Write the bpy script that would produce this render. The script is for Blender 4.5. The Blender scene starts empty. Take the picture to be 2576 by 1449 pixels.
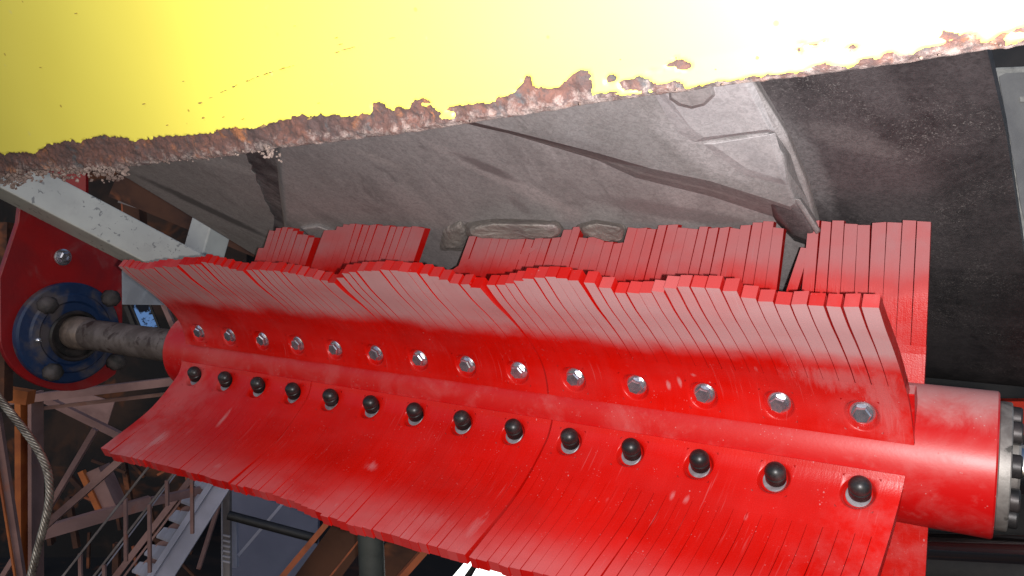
import bpy, math, random
from mathutils import Vector as V, Matrix, noise
R = random.Random(7)
rad = math.radians

# ------------------------------------------------------------------ camera, sky, flash, exposure
sc = bpy.context.scene
W, H, F = 2576., 1449., 1910.           # sketch units used only to aim sight lines while building
cam_d = bpy.data.cameras.new('camera'); cam_d.sensor_width = 36; cam_d.lens = 36*F/W
cam_d.clip_start = .02; cam_d.clip_end = 200
cam = bpy.data.objects.new('camera', cam_d); sc.collection.objects.link(cam)
cam.rotation_euler = (rad(90), 0, 0); sc.camera = cam

wd = bpy.data.worlds.new('World'); sc.world = wd; wd.use_nodes = True
wn = wd.node_tree; bg = wn.nodes['Background']
sky = wn.nodes.new('ShaderNodeTexSky'); sky.sky_type = 'NISHITA'; sky.sun_disc = False
sky.sun_elevation = rad(35); sky.sun_rotation = rad(200)
wn.links.new(sky.outputs[0], bg.inputs[0]); bg.inputs[1].default_value = .09

fl = bpy.data.lights.new('camera_flash', 'SPOT'); fl.shadow_soft_size = .0035; fl.energy = 32
fl.spot_size = rad(146); fl.spot_blend = 1
fl.color = (1, .97, .96)
flo = bpy.data.objects.new('camera_flash', fl); sc.collection.objects.link(flo)
flo.location = (.022, 0, -.006); flo.rotation_euler = (rad(93), 0, rad(-9))

sc.view_settings.view_transform = 'Standard'; sc.view_settings.look = 'None'
sc.view_settings.exposure = 0; sc.view_settings.gamma = 1

# ------------------------------------------------------------------ frames
A = V((0.84861138, -0.52686514, -0.04766384))      # along the rotor, towards the near end
U = V((-0.52746464, -0.84957699, 0))               # square to it, towards the viewer
Wv = V((0.0404941, -0.02514099, 0.99886343))
UC, WC = -.845, -.165
def P(s, u, w): return A*s + U*(UC+u) + Wv*(WC+w)
def ray(x, y): return V(((x-W/2)/F, 1, -(y-H/2)/F))
def at(x, y, Y): return ray(x, y)*Y
def on_s(x, y, s): r = ray(x, y); return r*(s/r.dot(A))
def on_pl(x, y, n, c): r = ray(x, y); return r*(c/r.dot(n))

# ------------------------------------------------------------------ objects
LOC = {}
def link(o): sc.collection.objects.link(o)
def thing(name, label, cat, loc, group=None, kind=None):
    o = bpy.data.objects.new(name, None); link(o); o.location = loc; o.empty_display_size = .05
    o['label'] = label; o['category'] = cat
    if group: o['group'] = group
    LOC[o.name] = V(loc); return o
def obj(name, verts, faces, mats, parent=None, fmat=None, uv=None, smooth=False, label=None, kind=None):
    verts = [V(v) for v in verts]
    c = V((0, 0, 0))
    for v in verts: c += v
    c /= len(verts)
    me = bpy.data.meshes.new(name); me.from_pydata([tuple(v-c) for v in verts], [], faces)
    for m in (mats if isinstance(mats, (list, tuple)) else [mats]): me.materials.append(m)
    if fmat: me.polygons.foreach_set('material_index', fmat)
    if uv:
        l = me.uv_layers.new(name='uv'); flat = []
        for lp in me.loops: flat += list(uv[lp.vertex_index])
        l.data.foreach_set('uv', flat)
    if smooth: me.polygons.foreach_set('use_smooth', [True]*len(me.polygons))
    o = bpy.data.objects.new(name, me); link(o)
    base = LOC[parent.name] if parent else V((0, 0, 0))
    o.location = c-base; LOC[o.name] = c
    if parent: o.parent = parent
    if label: o['label'] = label
    if kind: o['kind'] = kind
    return o
def inst(name, me, M, parent, scale=1):
    o = bpy.data.objects.new(name, me); link(o); base = LOC[parent.name]
    M2 = M.copy(); LOC[o.name] = M.translation.copy()
    M2.translation = M.translation-base
    o.parent = parent; o.matrix_local = M2; return o
def tag(o, label, cat, group=None):
    o['label'] = label; o['category'] = cat
    if group: o['group'] = group
    return o
class MB:
    def __init__(s): s.v = []; s.f = []; s.m = []; s.uv = []
    def add(s, v, f, m=0, uv=None):
        b = len(s.v); s.v += [V(x) for x in v]; s.f += [tuple(i+b for i in q) for q in f]; s.m += [m]*len(f)
        s.uv += list(uv) if uv else [(0, 0)]*len(v)
    def build(s, name, mats, parent=None, **k): return obj(name, s.v, s.f, mats, parent, fmat=s.m, uv=s.uv, **k)
def box_pts(p, q, w, h, up=(0, 0, 1), bev=0):
    """beam from p to q; w across, h along up"""
    p, q = V(p), V(q); d = (q-p).normalized(); up = V(up)
    x = d.cross(up).normalized(); y = x.cross(d).normalized()
    if bev:
        b = bev; ring = [(-w/2+b, -h/2), (w/2-b, -h/2), (w/2, -h/2+b), (w/2, h/2-b), (w/2-b, h/2), (-w/2+b, h/2), (-w/2, h/2-b), (-w/2, -h/2+b)]
    else: ring = [(-w/2, -h/2), (w/2, -h/2), (w/2, h/2), (-w/2, h/2)]
    n = len(ring)
    v = [p+x*a+y*b for a, b in ring]+[q+x*a+y*b for a, b in ring]
    f = [(i, (i+1) % n, n+(i+1) % n, n+i) for i in range(n)]+[tuple(range(n))[::-1], tuple(range(n, 2*n))]
    return v, f
def frame(n, t=None):
    n = V(n).normalized(); t = V(t) if t else (V((1, 0, 0)) if abs(n.x) < .9 else V((0, 1, 0)))
    t = (t-n*t.dot(n)).normalized(); b = n.cross(t)
    return t, b, n
def lathe(prof, c, n, seg=32, t=None, closed=True, dr=None):
    """profile of (radius, height) pairs around axis n at c"""
    t, b, n = frame(n, t); c = V(c); v = []; f = []
    for i, (r, h) in enumerate(prof):
        for k in range(seg):
            a = 2*math.pi*k/seg; rr = r+(dr(i, k) if dr else 0)
            v.append(c+t*rr*math.cos(a)+b*rr*math.sin(a)+n*h)
    for i in range(len(prof)-1):
        for k in range(seg):
            k2 = (k+1) % seg; f.append((i*seg+k, i*seg+k2, (i+1)*seg+k2, (i+1)*seg+k))
    if closed:
        f.append(tuple(range(seg))[::-1]); f.append(tuple((len(prof)-1)*seg+k for k in range(seg)))
    return v, f
def mat4(c, n, t=None):
    t, b, n = frame(n, t); M = Matrix.Identity(4)
    for i in range(3): M[i][0], M[i][1], M[i][2], M[i][3] = t[i], b[i], n[i], c[i]
    return M
def wn_mod(o, bev=0, seg=2):
    if bev:
        m = o.modifiers.new('b', 'BEVEL'); m.width = bev; m.segments = seg; m.limit_method = 'ANGLE'; m.angle_limit = rad(35)
    return o

# ------------------------------------------------------------------ materials
class Mat:
    def __init__(s, name, col=(.5, .5, .5), rough=.5, metal=0, spec=.5):
        s.m = bpy.data.materials.new(name); s.m.use_nodes = True; s.t = s.m.node_tree; s.n = s.t.nodes
        s.b = s.n['Principled BSDF']; s.b.inputs['Base Color'].default_value = (*col, 1)
        s.b.inputs['Roughness'].default_value = rough; s.b.inputs['Metallic'].default_value = metal
        s.b.inputs['Specular IOR Level'].default_value = spec
    def N(s, t, **k):
        n = s.n.new('ShaderNode'+t)
        for a, v in k.items(): setattr(n, a, v)
        return n
    def L(s, a, b): s.t.links.new(a, b)
    def coord(s, kind='Object', scale=(1, 1, 1), rot=(0, 0, 0)):
        if kind == 'World': o = s.N('NewGeometry').outputs['Position']
        else: o = s.N('TexCoord').outputs[kind]
        m = s.N('Mapping'); m.inputs['Scale'].default_value = scale; m.inputs['Rotation'].default_value = rot
        s.L(o, m.inputs[0]); return m.outputs[0]
    def noise(s, co, scale, detail=4, rough=.55, dist=0, lo=.4, hi=.6, out=True):
        n = s.N('TexNoise'); n.inputs['Scale'].default_value = scale; n.inputs['Detail'].default_value = detail
        n.inputs['Roughness'].default_value = rough; n.inputs['Distortion'].default_value = dist
        s.L(co, n.inputs['Vector'])
        return s.ramp(n.outputs[0], lo, hi) if out else n.outputs[0]
    def ramp(s, x, lo, hi, a=0, b=1):
        r = s.N('MapRange', interpolation_type='SMOOTHSTEP'); r.inputs['From Min'].default_value = lo; r.inputs['From Max'].default_value = hi
        r.inputs['To Min'].default_value = a; r.inputs['To Max'].default_value = b; s.L(x, r.inputs[0]); return r.outputs[0]
    def math(s, op, a, b=None, c=None):
        m = s.N('Math', operation=op)
        for i, x in enumerate((a, b, c)):
            if x is None: continue
            if isinstance(x, (int, float)): m.inputs[i].default_value = x
            else: s.L(x, m.inputs[i])
        return m.outputs[0]
    def mix(s, f, a, b, mode='MIX'):
        m = s.N('Mix', data_type='RGBA', blend_type=mode)
        for i, x in ((0, f), (6, a), (7, b)):
            if isinstance(x, (int, float)): m.inputs[i].default_value = x
            elif isinstance(x, tuple): m.inputs[i].default_value = (*x, 1)
            else: s.L(x, m.inputs[i])
        return m.outputs[2]
    def bump(s, h, strength=.3, dist=.001, prev=None):
        b = s.N('Bump'); b.inputs['Strength'].default_value = strength; b.inputs['Distance'].default_value = dist
        s.L(h, b.inputs['Height'])
        if prev: s.L(prev, b.inputs['Normal'])
        s.L(b.outputs[0], s.b.inputs['Normal']); return b.outputs[0]
    def col(s, c): s.L(c, s.b.inputs['Base Color'])
    def rou(s, c): s.L(c, s.b.inputs['Roughness'])

RED = (.59, .004, .001); DUST = (.52, .315, .32)
def red_pu(name, lo, hi, amount, base=RED, dust=DUST, general=.12, low_extra=0, marks=()):
    m = Mat(name, base, .3, spec=.3)
    uv = m.N('TexCoord').outputs['UV']; sp = m.N('SeparateXYZ'); m.L(uv, sp.inputs[0])
    co = m.coord('World'); big = m.noise(co, 14, 4, .6, .3, out=False)
    t = m.math('ADD', sp.outputs[1], m.math('MULTIPLY', m.math('SUBTRACT', big, .5), .045))
    d = m.ramp(t, lo, hi)
    # thinner dust here and there, heavier smears along the strip
    uvs = m.coord('UV', (90, 9, 1)); streak = m.noise(uvs, 1, 3, .6, lo=.35, hi=.75)
    uvb = m.coord('UV', (6, 14, 1)); patch = m.noise(uvb, 1, 3, .6, lo=.42, hi=.72)
    d = m.math('MULTIPLY', d, m.math('MULTIPLY_ADD', patch, -.25, amount+.08))
    d = m.math('ADD', d, m.math('MULTIPLY', streak, general*.5))
    d = m.math('ADD', d, m.math('MULTIPLY', patch, general))
    smud = m.math('MULTIPLY', m.noise(m.coord('UV', (34, 9, 1)), 1, 4, .65, .8, lo=.68, hi=.76), .3 if general < .2 else 0)
    fines = m.math('MULTIPLY', m.noise(m.coord('UV', (420, 14, 1)), 1, 2, .6, lo=.62, hi=.74), m.noise(co, 12, 3, lo=.42, hi=.6))
    d = m.math('ADD', d, m.math('MAXIMUM', smud, m.math('MULTIPLY', fines, .16)))
    # end-of-rotor dirt
    e = m.ramp(sp.outputs[0], -.16, -.05); d = m.math('MULTIPLY_ADD', m.math('MULTIPLY', e, m.noise(co, 30, 4, .65, lo=.4, hi=.7)), .13, d)
    e2 = m.ramp(sp.outputs[0], -.93, -1.08); d = m.math('MULTIPLY_ADD', m.math('MULTIPLY', e2, m.noise(co, 18, 4, .65, lo=.35, hi=.65)), .14+low_extra, d)
    # dust grains
    v = m.N('TexVoronoi', feature='F1'); v.inputs['Scale'].default_value = 260; m.L(co, v.inputs['Vector'])
    g = m.math('MULTIPLY', m.ramp(v.outputs['Distance'], .2, .1), m.noise(co, 60, 2, lo=.5, hi=.66))
    v2 = m.N('TexVoronoi', feature='F1'); v2.inputs['Scale'].default_value = 75; m.L(m.coord('World', (1, 1, .6)), v2.inputs['Vector'])
    g2 = m.math('MULTIPLY', m.ramp(v2.outputs['Distance'], .07, .04), m.noise(co, 23, 2, lo=.52, hi=.6))
    d = m.math('MAXIMUM', m.math('MINIMUM', m.math('MAXIMUM', d, 0), .93), m.math('MAXIMUM', m.math('MULTIPLY', g, .3), m.math('MULTIPLY', g2, .5)))
    nbx = m.noise(m.coord('UV', (120, 30, 1)), 1, 6, .75, .6, out=False)
    for (cs, cl_, rs, rl, k_) in marks:
        mp = m.N('Mapping', vector_type='TEXTURE'); m.L(m.N('TexCoord').outputs['UV'], mp.inputs[0])
        mp.inputs['Location'].default_value = (cs, cl_, 0); mp.inputs['Scale'].default_value = (rs, rl, 1)
        ln = m.N('VectorMath', operation='LENGTH'); m.L(mp.outputs[0], ln.inputs[0])
        dd = m.math('ADD', ln.outputs['Value'], m.math('MULTIPLY', m.math('SUBTRACT', nbx, .5), 2.2))
        d = m.math('MAXIMUM', d, m.math('MULTIPLY', m.ramp(dd, 1.25, .1), k_*.72))
    shade = m.noise(co, 8, 3, lo=.3, hi=.7)
    c = m.mix(shade, tuple(x*.82 for x in base), base)
    m.col(m.mix(d, c, dust)); m.rou(m.ramp(d, 0, .45, .3, .85))
    fine = m.noise(co, 700, 3, .6, out=False); sl = m.noise(m.coord('UV', (400, 40, 1)), 1, 2, out=False)
    m.bump(m.math('ADD', fine, sl), .22, .0006)
    return m.m
MK_LO = [(-1.022, .147, .016, .030, .75), (-.942, .080, .005, .018, .6), (-.863, .163, .010, .010, .5), (-.63, .104, .010, .008, .5), (-.436, .16, .010, .028, .4), (-.75, .17, .06, .02, .3), (-.50, .165, .07, .025, .35), (-.25, .06, .003, .006, .5), (-.235, .062, .003, .006, .5)]
MK_UP = [(-.2728, .03, .0028, .006, .7), (-.2591, .036, .0028, .007, .7), (-.2414, .048, .003, .003, .6), (-.176, .10, .014, .008, .5), (-.10, .066, .05, .02, .4), (-.066, .05, .02, .05, .4), (-1.08, .05, .03, .03, .3), (-.52, .17, .05, .01, .3)]
M_front_up = red_pu('dusty_red_polyurethane_upper', .078, .118, .84, general=.03, marks=MK_UP)
M_front_lo = red_pu('red_polyurethane_lower', .11, .2, .24, general=.02, low_extra=.08, marks=MK_LO)
M_front_re = red_pu('dusty_red_polyurethane_rear', .07, .12, .62, general=.04, dust=(.38, .20, .21))
M_side = red_pu('clean_red_polyurethane', 9, 10, 0, general=.05)
M_tip = red_pu('red_polyurethane_tip', 9, 10, 0, general=.32)
M_back = red_pu('dull_red_polyurethane', 0.0, .05, .5)

def paint_red():
    m = Mat('red_enamel', (.5, .01, .01), .3)
    co = m.coord('World'); d = m.noise(co, 16, 5, .65, .6, lo=.42, hi=.72)
    d2 = m.noise(co, 70, 3, .6, lo=.55, hi=.75)
    v = m.N('TexVoronoi'); v.inputs['Scale'].default_value = 210; m.L(co, v.inputs['Vector'])
    g = m.math('MULTIPLY', m.math('MULTIPLY', m.ramp(v.outputs['Distance'], .16, .08), m.noise(co, 40, 3, lo=.5, hi=.62)), .4)
    nz = m.N('SeparateXYZ'); m.L(m.N('NewGeometry').outputs['Normal'], nz.inputs[0])
    topd = m.math('MULTIPLY', m.ramp(m.math('ADD', nz.outputs[2], m.math('MULTIPLY', m.noise(co, 20, 6, .7, 1, out=False), .6)), .85, 1.3), .62)
    sx = m.N('SeparateXYZ'); m.L(co, sx.inputs[0]); 
    f = m.math('MINIMUM', m.math('ADD', m.math('MULTIPLY_ADD', d, .11, m.math('MULTIPLY', d2, .07)), m.math('ADD', topd, g)), .85)
    m.col(m.mix(f, (.52, .004, .004), (.55, .38, .37))); m.rou(m.ramp(f, 0, .4, .38, .8))
    m.bump(m.noise(co, 300, 3, out=False), .12, .0005)
    return m.m
M_redpaint = paint_red()

def simple(name, c1, c2, scale=12, rough=.6, metal=0, lo=.35, hi=.65, bump=.3, bscale=160, dist=.001, spec=.5, stretch=(1, 1, 1), c3=None, lo3=.5, hi3=.62, s3=30):
    m = Mat(name, c1, rough, metal, spec); co = m.coord('World', stretch)
    c = m.mix(m.noise(co, scale, 5, .62, .4, lo=lo, hi=hi), c1, c2)
    if c3: c = m.mix(m.noise(co, s3, 4, .6, .5, lo=lo3, hi=hi3), c, c3)
    m.col(c)
    if bump: m.bump(m.noise(co, bscale, 4, .6, out=False), bump, dist)
    return m.m
M_zinc = simple('zinc_plated_steel', (.74, .75, .82), (.5, .51, .58), 120, .2, .88, bump=.1)
M_cap = simple('black_rubber_cap', (.012, .012, .013), (.05, .045, .045), 60, .38, spec=.5, lo=.45, hi=.8, bump=.1)
M_washer = simple('pale_washer', (.3, .29, .31), (.2, .17, .18), 90, .45, .3)
M_shaft = simple('weathered_shaft_steel', (.11, .085, .077), (.18, .145, .135), 26, .6, .2, lo=.42, hi=.62, c3=(.05, .03, .026), s3=40, lo3=.52, hi3=.66)
M_shaft2 = simple('worn_shaft_steel', (.26, .2, .17), (.17, .13, .11), 60, .45, .35)
M_blue = simple('blue_bearing_paint', (.008, .026, .085), (.012, .034, .10), 20, .45, c3=(.10, .085, .09), s3=13, lo3=.46, hi3=.64)
M_blackmetal = simple('black_greasy_steel', (.02, .02, .021), (.055, .045, .045), 40, .45, .3)
M_boltdirty = simple('dirty_bolt_cover', (.025, .025, .026), (.09, .075, .075), 30, .7)
M_plate = simple('dull_red_plate_paint', (.36, .008, .01), (.25, .01, .014), 9, .42, c3=(.28, .1, .1), s3=12, lo3=.55, hi3=.8)
def cream():
    m = Mat('chipped_grey_paint', (.5, .5, .46), .5); co = m.coord('World')
    c = m.mix(m.noise(co, 9, 4, lo=.3, hi=.7), (.56, .56, .51), (.44, .44, .41))
    chips = m.math('MULTIPLY', m.noise(co, 85, 3, .6, .6, lo=.6, hi=.64), m.noise(co, 11, 2, lo=.48, hi=.58))
    c = m.mix(m.math('MULTIPLY', chips, .8), c, (.17, .17, .17))
    c = m.mix(m.math('MULTIPLY', m.noise(co, 26, 4, .6, lo=.5, hi=.8), .35), c, (.3, .28, .27))
    m.col(c); m.bump(chips, -.4, .001); return m.m
M_cream = cream()
M_greyplate = simple('grey_galvanised_plate', (.3, .33, .38), (.22, .24, .28), 20, .5, .2)
M_flange = simple('dusty_cast_steel', (.3, .28, .26), (.17, .15, .14), 30, .5, .35, c3=(.06, .055, .05), s3=60, lo3=.58, hi3=.7)
M_chrome = Mat('polished_steel', (.75, .75, .77), .16, 1).m
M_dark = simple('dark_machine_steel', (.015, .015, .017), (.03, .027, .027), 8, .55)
M_rope = simple('greasy_steel_wire', (.3, .27, .23), (.12, .1, .085), 80, .4, .6)
M_bracket = simple('grey_enamel_peeling', (.2, .2, .2), (.15, .15, .155), 20, .5)
M_primer = simple('pale_primer_edge', (.36, .36, .34), (.2, .2, .19), 60, .6)

# belt
BN = (Wv*1.0-U*.445).normalized()                       # away from the viewer
BC = BN.dot(P(0, -.02, .239))
Dv = (BN.cross(A)).normalized();
if Dv.dot(U) > 0: Dv = -Dv                                # running away and down
def onb(x, y, h=0): return on_pl(x, y, BN, BC-h)
def buv(p): return (p.dot(A), p.dot(Dv))
def blob(m, c, x0, y0, x1, y1, wid, col, k, co, h=.016):
    '''soft-edged patch, pale with dust or simply darker, lying along a line on the belt'''
    p, q = V((*buv(onb(x0, y0, h)), 0)), V((*buv(onb(x1, y1, h)), 0)); mid = (p+q)/2; d = q-p
    mp = m.N('Mapping', vector_type='TEXTURE'); m.L(m.N('TexCoord').outputs['UV'], mp.inputs[0])
    mp.inputs['Location'].default_value = mid; mp.inputs['Rotation'].default_value = (0, 0, math.atan2(d.y, d.x)); mp.inputs['Scale'].default_value = (d.length/2+wid, wid, 1)
    ln = m.N('VectorMath', operation='LENGTH'); m.L(mp.outputs[0], ln.inputs[0])
    dist = m.math('ADD', ln.outputs['Value'], m.math('MULTIPLY', m.math('SUBTRACT', co, .5), 1.1))
    return m.mix(m.math('MULTIPLY', m.ramp(dist, 1.15, .45), k), c, col)
DUSTG = (.56, .53, .53)
BLOBS = [(1700, 250, 1880, 400, .03, DUSTG, .75), (1250, 322, 1960, 500, .007, (.5, .49, .47), .7), (1880, 235, 1975, 350, .012, DUSTG, .7), (1960, 360, 2040, 560, .008, (.34, .32, .32), .8),
         (740, 545, 1010, 625, .03, (.36, .34, .335), .8), (1100, 370, 1450, 540, .018, (.52, .46, .45), .6), (1000, 480, 1100, 560, .03, (.5, .44, .43), .4), (1150, 390, 1290, 450, .012, (.16, .13, .13), .8),
         (1500, 500, 1900, 570, .022, (.19, .15, .15), .6), (1290, 500, 1330, 540, .01, (.2, .16, .16), .5), (470, 410, 650, 450, .02, (.46, .44, .43), .7), (330, 450, 690, 620, .018, (.08, .077, .078), .85), (900, 380, 1000, 420, .012, (.5, .45, .43), .5), (1380, 300, 1560, 350, .02, (.22, .2, .2), .5)]
BLOBS_K = [(2010, 300, 2330, 640, .05, (.15, .13, .135), .75), (2050, 360, 2250, 430, .02, (.24, .21, .21), .6), (1960, 330, 2080, 560, .018, (.27, .25, .255), .75), (2150, 200, 2250, 330, .02, (.17, .15, .155), .5)]
def rubber(name, c1, c2, c3, fuzz=.5, streak=.6, rough=.62, spk=.35, spec=.4):
    m = Mat(name, c1, rough, spec=spec); co = m.coord('World')
    st = m.noise(m.coord('UV', (15, 3.5, 1)), 1, 4, .65, .5, lo=.35, hi=.68)
    cl = m.noise(co, 8, 7, .72, 1.4, lo=.38, hi=.62)
    c = m.mix(m.math('MULTIPLY', st, streak), c1, c2); c = m.mix(m.math('MULTIPLY', cl, .75), c, c3)
    sc_ = m.noise(m.coord('UV', (38, 11, 1)), 1, 6, .75, 1.6, lo=.5, hi=.75); c = m.mix(m.math('MULTIPLY', sc_, .4), c, tuple(x*1.25 for x in c2))
    dk_ = m.noise(m.coord('UV', (18, 8, 1)), 1.3, 5, .7, 1.5, lo=.56, hi=.72); c = m.mix(m.math('MULTIPLY', dk_, .5), c, tuple(x*.5 for x in c1))
    fn = m.N('TexNoise'); fn.inputs['Scale'].default_value = 300; fn.inputs['Detail'].default_value = 3; fn.inputs['Distortion'].default_value = 2.2
    m.L(co, fn.inputs['Vector']); hair = m.math('MULTIPLY', m.ramp(fn.outputs[0], .58, .66), m.noise(co, 9, 3, lo=.4, hi=.62))
    c = m.mix(m.math('MULTIPLY', hair, spk), c, (.5, .46, .44))
    if name.startswith('black'):
        sx = m.N('SeparateXYZ'); m.L(m.N('TexCoord').outputs['UV'], sx.inputs[0])
        gr = m.ramp(m.math('ADD', sx.outputs[0], m.math('MULTIPLY', m.noise(m.coord('UV', (22, 2.5, 1)), 1, 4, .6, out=False), .16)), .0, -.12)
        stk = m.noise(m.coord('UV', (60, 3.2, 1)), 1, 5, .7, .6, lo=.42, hi=.66); gr = m.math('MULTIPLY', gr, m.math('MULTIPLY_ADD', stk, .6, .45))
        c = m.mix(m.math('MULTIPLY', gr, .8), c, m.mix(cl, (.105, .085, .088), (.19, .165, .17)))
        nr = m.math('MULTIPLY', m.ramp(sx.outputs[0], -.19, -.235), m.noise(m.coord('UV', (20, 5, 1)), 1, 5, .7, 1, lo=.35, hi=.6)); c = m.mix(nr, c, (.3, .28, .28))
    nb_ = m.noise(co, 26, 6, .72, 1.2, out=False)
    for bl in (BLOBS_K if name.startswith('black') else BLOBS): c = blob(m, c, *bl, nb_)
    fd = m.noise(co, 210, 5, .8, 1.0, lo=.4, hi=.62)
    c = m.mix(m.math('MULTIPLY', fd, .42), c, tuple(x*.45 for x in c1))
    if not name.startswith('black'): c = m.mix(1.0, c, (1.18, 1.17, 1.18), 'MULTIPLY')
    m.col(c); f3 = m.noise(co, 620, 4, .7, out=False); m.bump(m.math('ADD', m.math('MULTIPLY', fn.outputs[0], .5), f3), fuzz, .0009); return m.m
M_belt_black = rubber('black_belt_rubber', (.04, .038, .041), (.09, .082, .085), (.115, .10, .104), .4, .85, .5, .5)
M_belt_brown = rubber('dusty_brown_belt_rubber', (.29, .265, .26), (.50, .465, .46), (.39, .355, .348), .18, .6, .78, .45)
M_belt_grey = rubber('dusty_grey_belt_rubber', (.28, .262, .255), (.44, .42, .418), (.35, .335, .333), .35, .5, .8, .6)
M_lug = rubber('caked_rubber_lug', (.34, .31, .28), (.42, .39, .36), (.22, .2, .185), .9, .4, .85, .3)
M_belt_pale = rubber('pale_dusted_rubber', (.48, .455, .46), (.58, .555, .56), (.42, .40, .405), .25, .6, .8, .3)

# ------------------------------------------------------------------ blade profiles (u, w) measured out from the tube centre
def catmull(pts, n=14):
    pts = [V((*p, 0)) for p in pts]; pts = [2*pts[0]-pts[1]]+pts+[2*pts[-1]-pts[-2]]; o = []
    for i in range(1, len(pts)-2):
        p0, p1, p2, p3 = pts[i-1:i+3]
        for k in range(n):
            t = k/n; o.append(.5*((2*p1)+(-p0+p2)*t+(2*p0-5*p1+4*p2-p3)*t*t+(-p0+3*p1-3*p2+p3)*t**3))
    o.append(pts[-2]); return o
class Prof:
    def __init__(s, pts):
        s.c = catmull(pts); s.L = [0]
        for a, b in zip(s.c, s.c[1:]): s.L.append(s.L[-1]+(b-a).length)
    def pos(s, l):
        L = s.L; i = 0
        lo, hi = 0, len(L)-1
        while hi-lo > 1:
            m = (lo+hi)//2
            if L[m] <= l: lo = m
            else: hi = m
        k = (l-L[lo])/(L[hi]-L[lo]); p = s.c[lo].lerp(s.c[hi], k); return p.x, p.y
    def tan(s, l):
        a = s.pos(l-.004); b = s.pos(l+.004); d = V((b[0]-a[0], b[1]-a[1], 0)).normalized(); return d
UP = Prof([(.0735, .021), (.0758, .034), (.083, .053), (.098, .072), (.12, .092), (.147, .112), (.175, .131), (.193, .146), (.222, .170), (.25, .194)])
LO = Prof([(.0725, -.008), (.0742, -.018), (.078, -.028), (.0838, -.036), (.094, -.048), (.108, -.063), (.128, -.081), (.154, -.098), (.18, -.113), (.204, -.127), (.23, -.141), (.256, -.155)])
def interp(x, xs, ys):
    if x <= xs[0]: return ys[0]
    for a, b, c, d in zip(xs, xs[1:], ys, ys[1:]):
        if x <= b: return c+(d-c)*(x-a)/(b-a)
    return ys[-1]
def m_up(s, l, d=0):
    u, w = UP.pos(l); t = UP.tan(l); s += interp(s, [-.9, -.45, -.1], [0, -.07, -.12])*l
    return P(s, u-t.y*d, w+t.x*d)                                   # d: depth behind the front face
def m_lo(s, l, d=0):
    u, w = LO.pos(l); t = LO.tan(l); s += interp(s, [-.9, -.5, -.3, -.1], [0, -.06, -.14, -.13])*l
    return P(s, u+t.y*d, w-t.x*d)
LEANX = [-1.1, -.8, -.55, -.3, -.12, -.05]; LEANY = [.55, .5, .42, .22, .015, .0]
def m_re(s, l, d=0, ex=0):
    w = .075+l; q = max(0, w-.10)
    return P(s+(interp(s, LEANX, LEANY)+ex)*q, -.004+.10*q-d, w)
def m_dn(s, l, d=0):
    return P(s, -.004+.02*max(0, l-.03)-d, -(.07+l))

TU= [1772, 1763, 1753, 1744, 1755, 1774, 1794, 1813, 1833, 1853, 1872, 1886, 1900, 1914, 1928, 1942, 1955, 1951, 1927, 1903, 1878, 1861, 1857, 1853, 1849, 1845, 1841, 1830, 1817, 1805, 1792, 1779, 1767, 1765, 1799, 1868, 1895, 1916, 1937, 1957, 1962, 1960, 1957, 1949, 1923, 1898, 1879, 1862, 1846, 1829, 1788, 1802, 1846, 1890, 1933, 1957, 1977, 1975, 1973, 1922, 1858, 1792, 1801, 1816, 1861, 1905, 1931, 1940, 1939, 1907, 1821, 1790, 1767, 1772, 1778, 1784, 1789, 1794]
TL= [1834, 1849, 1864, 1875, 1867, 1858, 1850, 1842, 1834, 1831, 1829, 1827, 1825, 1823, 1824, 1824, 1824, 1825, 1829, 1833, 1838, 1843, 1835, 1827, 1818, 1810, 1801, 1801, 1808, 1815, 1822, 1829, 1848, 1866, 1884, 1903, 1907, 1912, 1916, 1915, 1910, 1905, 1902, 1902, 1903, 1902, 1898, 1894, 1890, 1893, 1898, 1902, 1895, 1887, 1879, 1871, 1863, 1855, 1847, 1840, 1832, 1825, 1811, 1795, 1779, 1764, 1748, 1726, 1698, 1670, 1641, 1613, 1585, 1557, 1529, 1500, 1472, 1444]
TC= [60, 60, 60, 108, 137, 141, 141, 140, 136, 132, 129, 126, 123, 122, 138, 143, 146, 147, 147, 146, 146, 145, 145, 144, 144, 143, 143, 142, 117, 117, 117, 118, 118, 118, 133, 131, 130, 130, 130, 130, 130, 130, 131, 131, 132, 142, 144, 132, 132, 130, 127, 125, 144, 144, 144, 148, 148, 144, 144, 145, 145, 145, 145, 147, 151, 152, 145, 0, 128, 128, 152, 152, 149, 149, 152, 152, 153, 153]
KC= [0, 0, 0, 0, 0, 0, 0, 0, 0, 0, 0, 0, 0, 0, 0, 0, 0, 0, 0, 0, 0, 0, 0, 0, 0, 0, 0, 0, 1.1, 1.1, 1.1, 1.1, 1.1, 1.1, 0, 0, 0, 0, 0, 0, 0, 0, 0, 0, 0, 0, 0, 0, 0, 0, 0, 0, 0, 0, 0, 0, 0, 0, 0, 0, 0, 0, 0, 0, 0, 0, 0, 0, 0.3, 0.3, 0, 0, 0, 0, 0, 0, 0, 0]
N = 78

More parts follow.
